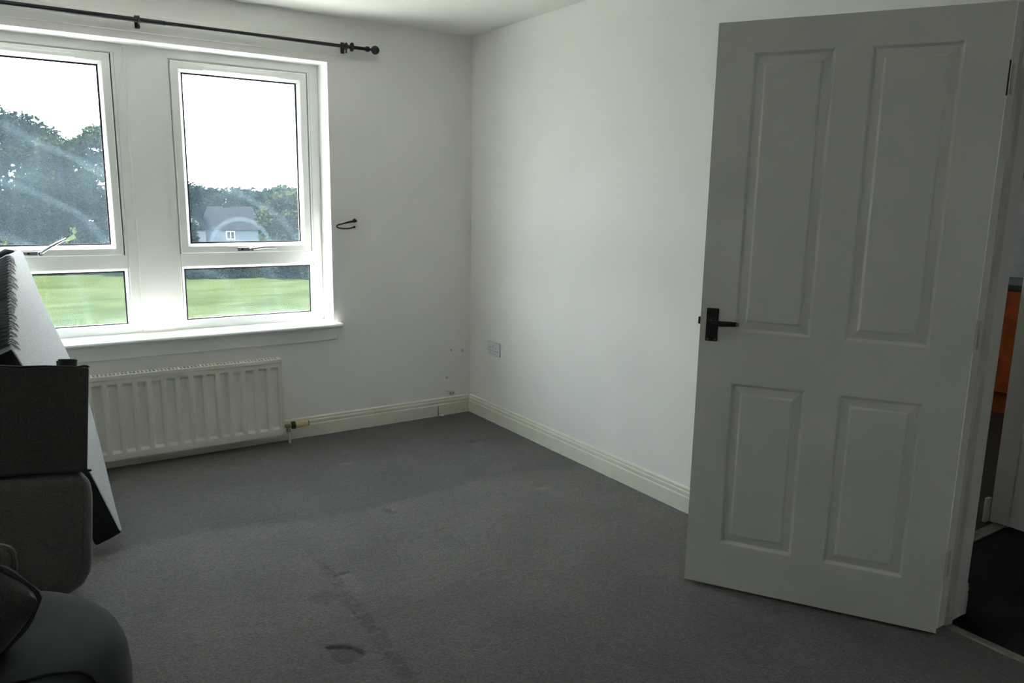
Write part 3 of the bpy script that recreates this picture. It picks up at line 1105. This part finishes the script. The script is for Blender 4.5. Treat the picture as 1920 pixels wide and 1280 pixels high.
outline = [(.000, .012), (.012, .000), (.032, .002), (.115, .070), (.245, .160), (.44, .292), (.590, .405), (.637, .448), (.680, .510), (.756, .640), (.879, .901),
           (1.072, 1.162), (1.050, 1.178), (.855, 1.172), (.832, 1.162), (.490, .998), (.155, .838), (.141, .822), (.128, .680), (.089, .247)]
body = MB().prism([TP(d, s) for d, s in outline], -nrm * WID)
body.build('body', M_FABRIC, tip, local=True, bevel=.010, bseg=3)
ep = MB()  # near-black sheet laid over the lower end face of the body
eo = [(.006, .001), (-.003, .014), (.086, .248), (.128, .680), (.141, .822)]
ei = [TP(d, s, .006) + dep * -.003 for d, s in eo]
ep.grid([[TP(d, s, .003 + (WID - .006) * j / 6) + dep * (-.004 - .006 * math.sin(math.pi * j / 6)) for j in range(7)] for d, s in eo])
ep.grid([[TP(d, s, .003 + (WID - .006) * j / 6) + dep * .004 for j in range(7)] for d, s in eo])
ep.build('end_panel', M_CLOTH, tip, local=True, smooth=True)
# black dust cover stapled over the underside, fabric gathered along its edge
dc = MB()
A, B = (.836, 1.164), (.150, .832)
nface = Vector((0, -(A[1] - B[1]), (A[0] - B[0]))).normalized()   # in (d,s) plane
fn = dep * nface.y + vup * nface.z
rows = []
NN = 90
for k in range(NN + 1):
    t = k / NN
    d, s = A[0] + (B[0] - A[0]) * t, A[1] + (B[1] - A[1]) * t
    row = []
    for j in range(9):
        w_ = .004 + (WID - .008) * j / 8
        if j == 0:
            w_ += .0022 * math.sin(k * 2.1) + .0016 * math.sin(k * 4.7)
        bulge = .012 * math.sin(math.pi * min(1, t / .52)) if t < .52 else .016 * math.sin(math.pi * (t - .52) / .48)
        bulge *= math.sin(math.pi * min(1, (j + .35) / 8.7))
        bulge += .0016 * math.sin(k * 1.9) * (1 - j / 8)
        row.append(TP(d, s, w_) + fn * (.005 + bulge))
    rows.append(row)
dc.grid(rows)
dc.build('dust_cover', M_CLOTH, tip, local=True, smooth=True)
ge = MB()
for k in range(34):
    t = (k + .5 + .3 * math.sin(k * 5.1)) / 34
    d, s = A[0] + (B[0] - A[0]) * t, A[1] + (B[1] - A[1]) * t
    ln_ = .014 + .007 * math.sin(k * 3.3) + .004 * math.sin(k * 7.1)
    q0 = TP(d, s, .010) + fn * .006
    q1 = TP(d, s, -.002) + fn * .002
    q2 = TP(d + ln_ * .9, s - ln_ * .75, -.004)
    q3 = TP(d + ln_ * 2.0, s - ln_ * 1.6, -.001)
    ge.tube([q0, q1, q2, q3], [.003, .0055, .0035, .0008], 6)
ge.build('gathered_edge', M_FABRIC, tip, local=True, smooth=True)
tb = MB().tube([TP(1.00, 1.180, .02), TP(.97, 1.192, .04), TP(.92, 1.184, .07), TP(.90, 1.186, .10)], [.008, .014, .012, .010], 8)
tb.build('loose_flap', M_CLOTH, tip, local=True, smooth=True)

# buttoned sofa back cushion and the upturned footstool stacked on it; both roll and lean back a little
SO = Vector((-2.3624, -1.450, .470))
STACK_ROT = (R(-13), R(6), 0)


def stack_root(name):
    o = empty(name, tuple(SO))
    o.rotation_mode = 'YXZ'
    o.rotation_euler = STACK_ROT
    return o


bk = stack_root('sofa_cushion')
tag(bk, 'dark grey sofa back cushion with a covered button, under the upturned footstool', 'sofa cushion')
CZ, CH = -.208, .412
cb = soft_box(MB(), -.393, .128, CZ, .82, .25, CH, .040, 10, (.004, .006, .002))
nv = []


def pull(zz):
    return (.060 if zz < 0 else .022) * ((abs(zz) - .5) / .5) ** 2.4 if abs(zz) > .5 else 0.0


for x, y, z in cb.v:
    k = max(0, (x + .12) / .13)
    zz = max(-1, min(1, (z - CZ) / (CH / 2)))
    if k > 0:
        x -= pull(zz) * min(1, k)
    r2 = ((x + .103) ** 2 + (z + .2305) ** 2)
    if y < .06:
        y += .012 * math.exp(-r2 / .0012)
    nv.append((x, y, z))
cb.v = nv
cb.build('cover', M_FABRIC_D, bk, local=True, smooth=True)
bt = MB().lathe((-.103, .006, -.2305), (0, -1, 0), [(0, .017), (.004, .0165), (.007, .013), (.009, .006)], 18)
bt.build('button', M_FABRIC_D, bk, local=True, smooth=True)
pts = []
for k in range(21):
    z = CZ - .17 + .34 * k / 20
    pts.append((-.010 - pull((z - CZ) / (CH / 2)), .0045, z))
MB().tube(pts, .003, 6).build('seam', M_FABRIC_D, bk, local=True, smooth=True)
for fx, hh in ((-.72, -.565), (-.16, -.49)):
    for fy in (.07, .19):
        MB().lathe((fx, fy, hh - .03 * (fy - .07) / .12 * -1), (0, 0, 1), [(0, .024), (-.41 - hh, .03)], 14).build('leg', M_FOOT, bk, local=True, smooth=True)

fs = stack_root('footstool')
tag(fs, 'charcoal fabric footstool turned upside down with a black foot on top', 'footstool')
st = soft_box(MB(), -.421, .134, .180, .84, .262, .356, .010, 8, (.001, .002, 0))
st.build('body', M_STOOL, fs, local=True, smooth=True)
pp = [(-.84, .005), (-.5, .003), (-.30, .004), (-.20, .000), (-.13, .002), (-.06, .000), (-.035, -.001), (-.018, .003), (-.006, .002)]
MB().tube([(x, .006, .359 + w_) for x, w_ in pp] + [(-.002, .02, .359), (-.002, .25, .359), (-.02, .264, .360), (-.4, .265, .36)], .0036, 8).build('piping', M_STOOL, fs, local=True, smooth=True)
for fx, fy in ((-.062, .075), (-.77, .075), (-.062, .215), (-.77, .215)):
    hh = .030
    f = MB().lathe((fx, fy, .356), (0, 0, 1), [(0, .0275), (.004, .0285), (hh - .006, .0290), (hh - .004, .0300), (hh, .0300), (hh + .002, .0285)], 22)
    f.build('foot', M_FOOT, fs, local=True, smooth=True)
MB().box(-.030, .012, .006, .018, .001, .008).build('fabric_tab', M_STOOL, fs, local=True, bevel=.003)

# front sofa: rounded end with piping, seat running off to the left
so_ = LW(-1.225, 1.42, 0)
sofa = empty('sofa', tuple(so_), (0, 0, -YAW))
tag(sofa, 'slate velvet sofa with a rounded piped end in the near left corner', 'sofa')
dm = MB()
rows = []
NA = 48


def dome(a, t):
    """a: angle round, t: 0 bottom .. 1 top centre"""
    prof = [(.06, .86), (.10, .95), (.18, .99), (.28, 1.0), (.345, .985), (.385, .945), (.412, .88), (.432, .77), (.445, .60), (.452, .35), (.455, .0)]
    f = t * (len(prof) - 1)
    i = min(int(f), len(prof) - 2)
    k = f - i
    z = prof[i][0] + (prof[i + 1][0] - prof[i][0]) * k
    q = prof[i][1] + (prof[i + 1][1] - prof[i][1]) * k
    ca, sa = math.cos(a), math.sin(a)
    n = 2.35
    rad_ = 1.0 / ((abs(ca) ** n + abs(sa) ** n) ** (1 / n))
    return Vector((.372 * q * rad_ * ca, .430 * q * rad_ * sa, z))


for i in range(31):
    rows.append([dome(2 * math.pi * k / NA, i / 30) for k in range(NA)])
dm.grid(rows, close_v=True)
dm.poly(list(reversed(rows[0])))
dm.build('arm', M_VELVET, sofa, local=True, smooth=True)


def dome_z(x, y):
    lo = 0.0
    best = None
    a = math.atan2(y / .430, x / .372)
    for k in range(400):
        v = dome(a, k / 399)
        e = abs(math.hypot(v.x, v.y) - math.hypot(x, y))
        if k > 110 and (best is None or e < best[0]):
            best = (e, v.z)
    return best[1]


kp = [(-.06, -.30), (.06, -.20), (.16, -.115), (.239, -.042), (.282, .002), (.313, .033), (.340, .050), (.358, .045), (.368, .02)]
pts = []
for (xa, ya), (xb, yb) in zip(kp, kp[1:]):
    for k in range(5):
        x, y = xa + (xb - xa) * k / 5, ya + (yb - ya) * k / 5
        pts.append((x, y, dome_z(x, y) + .001))
MB().tube(pts, .0042, 8).build('piping', M_PIPING, sofa, local=True, smooth=True)
seat = soft_box(MB(), -.50, .0, .235, .85, .72, .33, .06, 10, (0, 0, .01))
seat.build('seat', M_VELVET, sofa, local=True, smooth=True)
for fx in (-.80, -.1):
    for fy in (-.24, .24):
        MB().lathe((fx, fy, 0), (0, 0, 1), [(0, .02), (.08, .028)], 12).build('leg', M_FOOT, sofa, local=True, smooth=True)


def cushion(name, centre, size, thick, rotz_, spin, m, label, frill=.0, lean=0.0):
    root = empty(name, centre, (0, 0, 0))
    tag(root, label, 'cushion', 'loose cushions on the front sofa')
    M = Matrix.Rotation(rotz_, 4, 'Z') @ Matrix.Rotation(lean, 4, 'X') @ Matrix.Rotation(spin, 4, 'Y')
    mb = MB()
    n = 22
    edge = []

    def pt(u, v, s):
        k = 1 - .10 * (1 - abs(u) ** 2) * 0
        pinch = 1 - .07 * (1 - u * u) - 0
        pinch2 = 1 - .07 * (1 - v * v) - 0
        x, z = u * size / 2 * pinch2, v * size / 2 * pinch
        rr_ = (abs(u) ** 5 + abs(v) ** 5) ** .2
        x *= 1 / max(1, rr_)
        z *= 1 / max(1, rr_)
        y = s * thick / 2 * max(0, (1 - u ** 4) * (1 - v ** 4)) ** .5
        y += .006 * math.sin(u * 7 + v * 3) * (1 - u * u) * (1 - v * v)
        return M @ Vector((x, y, z))
    for s in (-1, 1):
        mb.grid([[pt(-1 + 2 * i / n, -1 + 2 * j / n, s) for j in range(n + 1)] for i in range(n + 1)])
    mb.build('cover', m, root, local=True, smooth=True)
    loop = [(-1 + 2 * i / n, -1) for i in range(n)] + [(1, -1 + 2 * i / n) for i in range(n)] + \
           [(1 - 2 * i / n, 1) for i in range(n)] + [(-1, 1 - 2 * i / n) for i in range(n)]
    pts_ = [pt(u, v, 0) * 1.0 for u, v in loop]
    MB().tube(pts_, [.0085 + frill * math.sin(k * 1.3) for k in range(len(pts_))], 8, closed=True).build('piping', m, root, local=True, smooth=True)
    return root


cushion('cushion', tuple(LW(-1.246, 1.36, .540)), .46, .17, -YAW + R(38), R(45), M_STOOL,
        'charcoal cushion with a piped edge, its corner pointing over the front sofa', .0025, R(-8))
cushion('cushion', tuple(LW(-1.309, 1.63, .470)), .30, .12, -YAW + R(10), R(8), M_FABRIC_D,
        'grey cushion behind the charcoal one at the left edge', .001, R(-10))

# ------------------------------------------------------------------ outdoors
def grass_material():
    m = mat('mown_grass', (0.012, 0.015, 0.006), rough=1.0, spec=0.0)
    nt = m.node_tree
    b = nt.nodes['Principled BSDF']
    tc = nt.nodes.new('ShaderNodeTexCoord')
    mp = nt.nodes.new('ShaderNodeMapping')
    mp.inputs['Scale'].default_value = (.35, 1.0, 1)
    mp.inputs['Rotation'].default_value = (0, 0, R(8))
    nt.links.new(tc.outputs['Object'], mp.inputs[0])
    n = nt.nodes.new('ShaderNodeTexNoise')
    n.inputs['Scale'].default_value = 1.1
    n.inputs['Detail'].default_value = 8
    n.inputs['Roughness'].default_value = .65
    nt.links.new(mp.outputs[0], n.inputs['Vector'])
    rp = nt.nodes.new('ShaderNodeValToRGB')
    e = rp.color_ramp.elements
    e[0].position, e[0].color = .40, (.0066, .0096, .0028, 1)
    e[1].position, e[1].color = .60, (.0125, .0158, .0066, 1)
    x = rp.color_ramp.elements.new(.78)
    x.color = (.0160, .0175, .0110, 1)
    nt.links.new(n.outputs['Fac'], rp.inputs[0])
    nt.links.new(rp.outputs[0], b.inputs['Base Color'])
    return m


M_GRASS = grass_material()
M_LEAF = [mat('leaf_%d' % i, c, rough=1.0, spec=.0, noise=.45, nscale=.8) for i, c in enumerate(
    [(.0062, .0104, .0066), (.0105, .0145, .0058), (.0042, .0074, .0060), (.0150, .0178, .0070)])]
for m in M_LEAF:
    nt = m.node_tree
    b = nt.nodes['Principled BSDF']
    b.inputs['Transmission Weight'].default_value = 0.0
    b.inputs['Subsurface Weight'].default_value = 0.0
M_BARK = mat('bark', (.0025, .002, .0016), rough=1.0, spec=0, noise=.4, nscale=6)
M_DRY = mat('dry_stalks', (.016, .012, .0095), rough=1.0, spec=0)
M_RENDER = mat('white_house_render', (.085, .095, .118), rough=1.0, spec=0)
M_ROOF = mat('slate_roof', (.0050, .0054, .0074), rough=1.0, spec=0, noise=.3, nscale=3)
M_FENCE = mat('brown_fence_boards', (.0105, .0082, .0082), rough=1.0, spec=0, noise=.4, nscale=5)
M_HGLASS = mat('house_window_glass', (.0022, .0026, .0034), rough=.5)

GZ = -3.2


def ground_z(x, y):
    d = math.hypot(x - CAM[0], y - CAM[1])
    return GZ - 2.4 * smooth(56, 82, d) - .0


gm = MB()
gx = [-90, -40, -20, -8, 0, 4, 8, 12, 16, 24, 40, 70, 120, 200]
gy = [.35, 6, 14, 22, 28, 32, 36, 39, 42, 45, 48, 54, 60, 66, 72, 90, 130, 200]
gm.grid([[(x, y, ground_z(x, y)) for x in gx] for y in gy])
g = gm.build('ground', M_GRASS, smooth=True)
tag(g, None, None, None, 'structure')


M_BOUNCE = mat('pale_bounce_surface', (.285, .29, .278), rough=.95, spec=0.0, noise=.2, nscale=.8)
pv = MB()  # unseen pale slabs below the windows, added to bounce light up indoors
for k in range(9):
    pv.box(-14 + k * 3.0, -11.02 + k * 3.0, .8, 17.0, GZ - .05, GZ + .03)
struct('bounce_slabs', pv, M_BOUNCE)


def polar(az, dist):
    a = R(az)
    return CAM[0] + math.sin(a) * dist, CAM[1] + math.cos(a) * dist


def leaves(mb, blobs, n, size, rng):
    tot = sum(b[3] ** 2 for b in blobs)
    for bx, by, bz, br, bs in blobs:
        k = int(n * br ** 2 / tot)
        for _ in range(k):
            v = Vector((rng.gauss(0, 1), rng.gauss(0, 1), rng.gauss(0, 1))).normalized()
            r = br * (rng.random() ** .35) * (.86 + .28 * rng.random())
            p = Vector((bx, by, bz)) + Vector((v.x * r, v.y * r, v.z * r * bs))
            t = Vector((rng.gauss(0, 1), rng.gauss(0, 1), rng.gauss(0, .6))).normalized()
            w_ = t.cross(Vector((rng.gauss(0, 1), rng.gauss(0, 1), rng.gauss(0, 1)))).normalized()
            s = size * (.6 + .8 * rng.random())
            n0 = len(mb.v)
            mb.v += [tuple(p - t * s), tuple(p - w_ * s * .55), tuple(p + t * s), tuple(p + w_ * s * .55)]
            mb.f.append((n0, n0 + 1, n0 + 2, n0 + 3))


def raw_build(mb, name, m, parent, off):
    me = bpy.data.meshes.new(name)
    me.from_pydata([(a - off[0], b - off[1], c - off[2]) for a, b, c in mb.v], [], mb.f)
    me.materials.append(m)
    o = bpy.data.objects.new(name, me)
    COL.objects.link(o)
    o.parent = parent
    return o


def tree(az, dist, top_el, width, seed, m, label, n=5000, size=.2, trunk=True, low=.25, cat='tree', group='trees beyond the field', name='tree', lean=0.0):
    rng = random.Random(seed)
    x, y = polar(az, dist)
    gz = ground_z(x, y)
    top = CAM[2] + dist * math.tan(R(top_el))
    h = top - gz
    root = empty(name, (x, y, gz))
    tag(root, label, cat, group)
    blobs = []
    nb = 22
    for k in range(nb):
        f = low + (1 - low) * ((k + .5) / nb)
        prof = math.sin(math.pi * min(1, (f - low) / (1 - low) * .86 + .12)) ** .6
        a = rng.random() * 6.283
        rad_ = width / 2 * prof * (.35 + .65 * rng.random()) * .75
        br = width * .17 * (.7 + .6 * rng.random())
        blobs.append((x + rad_ * math.cos(a), y + rad_ * math.sin(a), gz + h * f - br * .6 * (f > .9), br, .8))
    mb = MB()
    leaves(mb, blobs, n, size, rng)
    raw_build(mb, 'crown', m, root, (x, y, gz))
    if trunk:
        tk = MB()
        tk.tube([(x, y, gz - .2), (x + lean * .3, y, gz + h * .25), (x + lean * .7, y + .1, gz + h * .5), (x + lean, y, gz + h * .8)],
                [.022 * h, .018 * h, .012 * h, .004 * h], 8)
        for k in range(5):
            f = .35 + .1 * k
            a = k * 2.4
            tk.tube([(x + lean * f, y, gz + h * f), (x + lean * f + width * .3 * math.cos(a), y + width * .3 * math.sin(a), gz + h * (f + .18))],
                    [.008 * h, .002 * h], 6)
        raw_build(tk, 'trunk', M_BARK, root, (x, y, gz))
    return root


# big trees seen through the left window
tree(-3.2, 53, 6.2, 9.2, 11, M_LEAF[2], 'tallest tree at the left edge of the left window', 16000, .14)
tree(0.6, 52, 4.9, 6.9, 12, M_LEAF[0], 'bluish green tree at the left of the left window', 18000, .125)
tree(2.6, 51, 3.3, 4.6, 13, M_LEAF[0], 'rounded mid tree between the two taller trees of the left window', 12000, .12)
tree(3.1, 49, 3.4, 3.0, 14, M_LEAF[1], 'slim tree with a bare leaning trunk in the left window', 4200, .11, low=.62, lean=.55)
tree(5.3, 52, 4.1, 4.1, 15, M_LEAF[1], 'lighter green tree at the right of the left window', 12000, .12, low=.3)
tree(7.6, 52, 3.0, 4.4, 16, M_LEAF[0], 'tree behind the post between the two windows', 7000, .14)
for i, (az, wd, el, lb) in enumerate([(-2.0, 3.5, -.4, 'dark bushy undergrowth left of the bluish tree'), (1.2, 3.4, -.2, 'dark bushy undergrowth below the bluish tree'),
                                      (4.2, 3.2, -.6, 'dark bushy undergrowth right of the leaning trunk'), (6.6, 3.2, -.8, 'dark bushy undergrowth below the lighter tree')]):
    tree(az, 50.5, el, wd * 1.1, 40 + i, M_LEAF[2], lb, 8000, .12, trunk=False, low=.05, cat='shrub', group='shrubs under the left trees', name='shrub')
# distant wood behind the house
for i, (az, el, wd, mi) in enumerate([(9.3, .45, 12, 0), (11.2, .40, 11, 2), (12.9, .30, 11, 0), (14.6, .22, 11, 2), (16.2, .30, 10, 0), (18.4, .20, 12, 0)]):
    names = ['first', 'second', 'third', 'fourth', 'fifth', 'sixth']
    tree(az, 150, el, wd, 60 + i, M_LEAF[mi], 'hazy distant tree behind the bungalow, %s from the left in the right window' % names[i], 6000, .34, trunk=True, low=.1,
         group='distant trees behind the house')
# nearer trees and hedge in the right window
tree(17.2, 62, .10, 5.2, 80, M_LEAF[3], 'yellow-green tree right of the bungalow', 10000, .16, low=.1)
tree(16.9, 90, .55, 6.0, 81, M_LEAF[0], 'taller dark tree behind the yellow-green one', 4500, .3, low=.2)
tree(10.4, 58, -1.3, 2.6, 82, M_LEAF[3], 'light green bush left of the bungalow', 3000, .2, trunk=False, low=.05, cat='shrub', group=None, name='shrub')
hz = [(9.6, 46, -3.6, 2.8, 2), (11.0, 45.8, -3.9, 2.8, 2), (12.4, 45.5, -4.2, 2.6, 0), (13.6, 45.3, -3.9, 2.3, 1), (16.1, 45, -3.6, 1.9, 3), (17.3, 44.8, -3.1, 2.8, 2), (18.9, 44.5, -3.4, 2.7, 0), (8.2, 46.4, -4.0, 2.8, 0)]
hl = ['second', 'third', 'fourth', 'fifth', 'sixth', 'seventh', 'eighth', 'first']
for i, (az, ds, el, wd, mi) in enumerate(hz):
    tree(az, ds, el, wd, 100 + i, M_LEAF[mi], '%s hedge bush from the left along the far edge of the field' % hl[i], 4500, .09, trunk=False, low=.03,
         cat='shrub', group='hedge along the field', name='hedge_bush')
# board fence between two bushes
fx0, fy0 = polar(14.3, 45.6)
fx1, fy1 = polar(15.6, 45.2)
fe = empty('board_fence', (fx0, fy0, GZ))
tag(fe, 'brown board fence between hedge bushes at the edge of the field', 'fence')
fme = None
for k in range(9):
    t = k / 9
    x, y = fx0 + (fx1 - fx0) * t, fy0 + (fy1 - fy0) * t
    if fme is None:
        pb = MB().box(0, .105, 0, .02, 0, 1.5).build('board', M_FENCE, fe, local=True)
        fme = pb.data
        pb.location = (x - fx0, y - fy0, .03 * (k % 2))
    else:
        c = pb.copy()
        COL.objects.link(c)
        c.location = (x - fx0, y - fy0, .03 * (k % 2))
# bungalow
hx_, hy_ = polar(13.4, 100)
hgz = ground_z(hx_, hy_)
house = empty('bungalow', (hx_, hy_, hgz), (0, 0, R(-13.4)))
tag(house, 'white bungalow with a dark hipped roof far beyond the field', 'house')
HW = 3.55
ev = CAM[2] + 100 * math.tan(R(-2.52)) - hgz
rg_ = CAM[2] + 100 * math.tan(R(-.95)) - hgz
MB().box(-HW + .2, HW - .2, 0, 6, 0, ev).build('wall', M_RENDER, house, local=True)
rf = MB()
a = [(-HW, -.3, ev), (HW + .2, -.3, ev), (HW + .2, 6.3, ev), (-HW, 6.3, ev)]
r0, r1 = (-HW + 1.2, 3, rg_), (HW - .7, 3, rg_)
rf.quad(a[0], a[1], r1, r0)
rf.quad(a[2], a[3], r0, r1)
rf.poly([a[1], a[2], r1])
rf.poly([a[3], a[0], r0])
rf.poly(a)
rf.build('roof', M_ROOF, house, local=True)
wing = MB().prism([(-HW - .9, -1.6, ev), (-HW + 1.1, -1.6, ev), (-HW + .1, -1.6, rg_ + .1)], (0, 5, 0))
wing.build('gable_roof', M_ROOF, house, local=True)
MB().box(-HW - .7, -HW + .9, -1.4, 3, 0, ev).build('gable_wall', M_RENDER, house, local=True)
sk_ = MB().prism([(-HW - .55, -1.2, ev + .95), (-HW - .25, -1.2, ev + 1.45), (-HW - .22, -1.2, ev + 1.42), (-HW - .52, -1.2, ev + .92)], (0, .9, 0))
sk_.build('skylight', M_SOCKET, house, local=True)
MB().box(-.6, .1, 2.8, 3.2, rg_ - .3, rg_ + .45).build('chimney', M_ROOF, house, local=True)
wf = MB().ring(-.35, .65, ev - 1.15, ev - .15, [(0, -.06), (.09, -.06), (.09, 0), (0, 0)]).build('window', M_UPVC, house, local=True)
MB().box(-.27, .57, -.02, -.01, ev - 1.07, ev - .23).build('pane', M_HGLASS, wf, local=True)
MB().box(.12, .19, -.06, 0, ev - 1.07, ev - .23).build('glazing_bar', M_UPVC, wf, local=True)
# dry stalks at the near edge of the field
rng = random.Random(5)
ds = MB()
for k in range(420):
    az = rng.uniform(1.8, 8.5)
    d = rng.uniform(24.5, 27.5)
    x, y = polar(az, d)
    if rng.random() > (.95 if az < 5.2 else .35):
        continue
    h = rng.uniform(.15, .75) * (1.0 if az < 5.2 else .55)
    dx, dy = rng.gauss(0, .12), rng.gauss(0, .12)
    w_ = .012
    n0 = len(ds.v)
    ds.v += [(x - w_, y, GZ), (x + w_, y, GZ), (x + dx, y + dy, GZ + h), (x, y - w_, GZ), (x, y + w_, GZ), (x + dx * 1.1, y + dy, GZ + h * .95)]
    ds.f += [(n0, n0 + 1, n0 + 2), (n0 + 3, n0 + 4, n0 + 5)]
o = ds.build('dry_weeds', M_DRY)
tag(o, 'dry brown weed stalks at the near edge of the field', 'weeds', None, 'stuff')
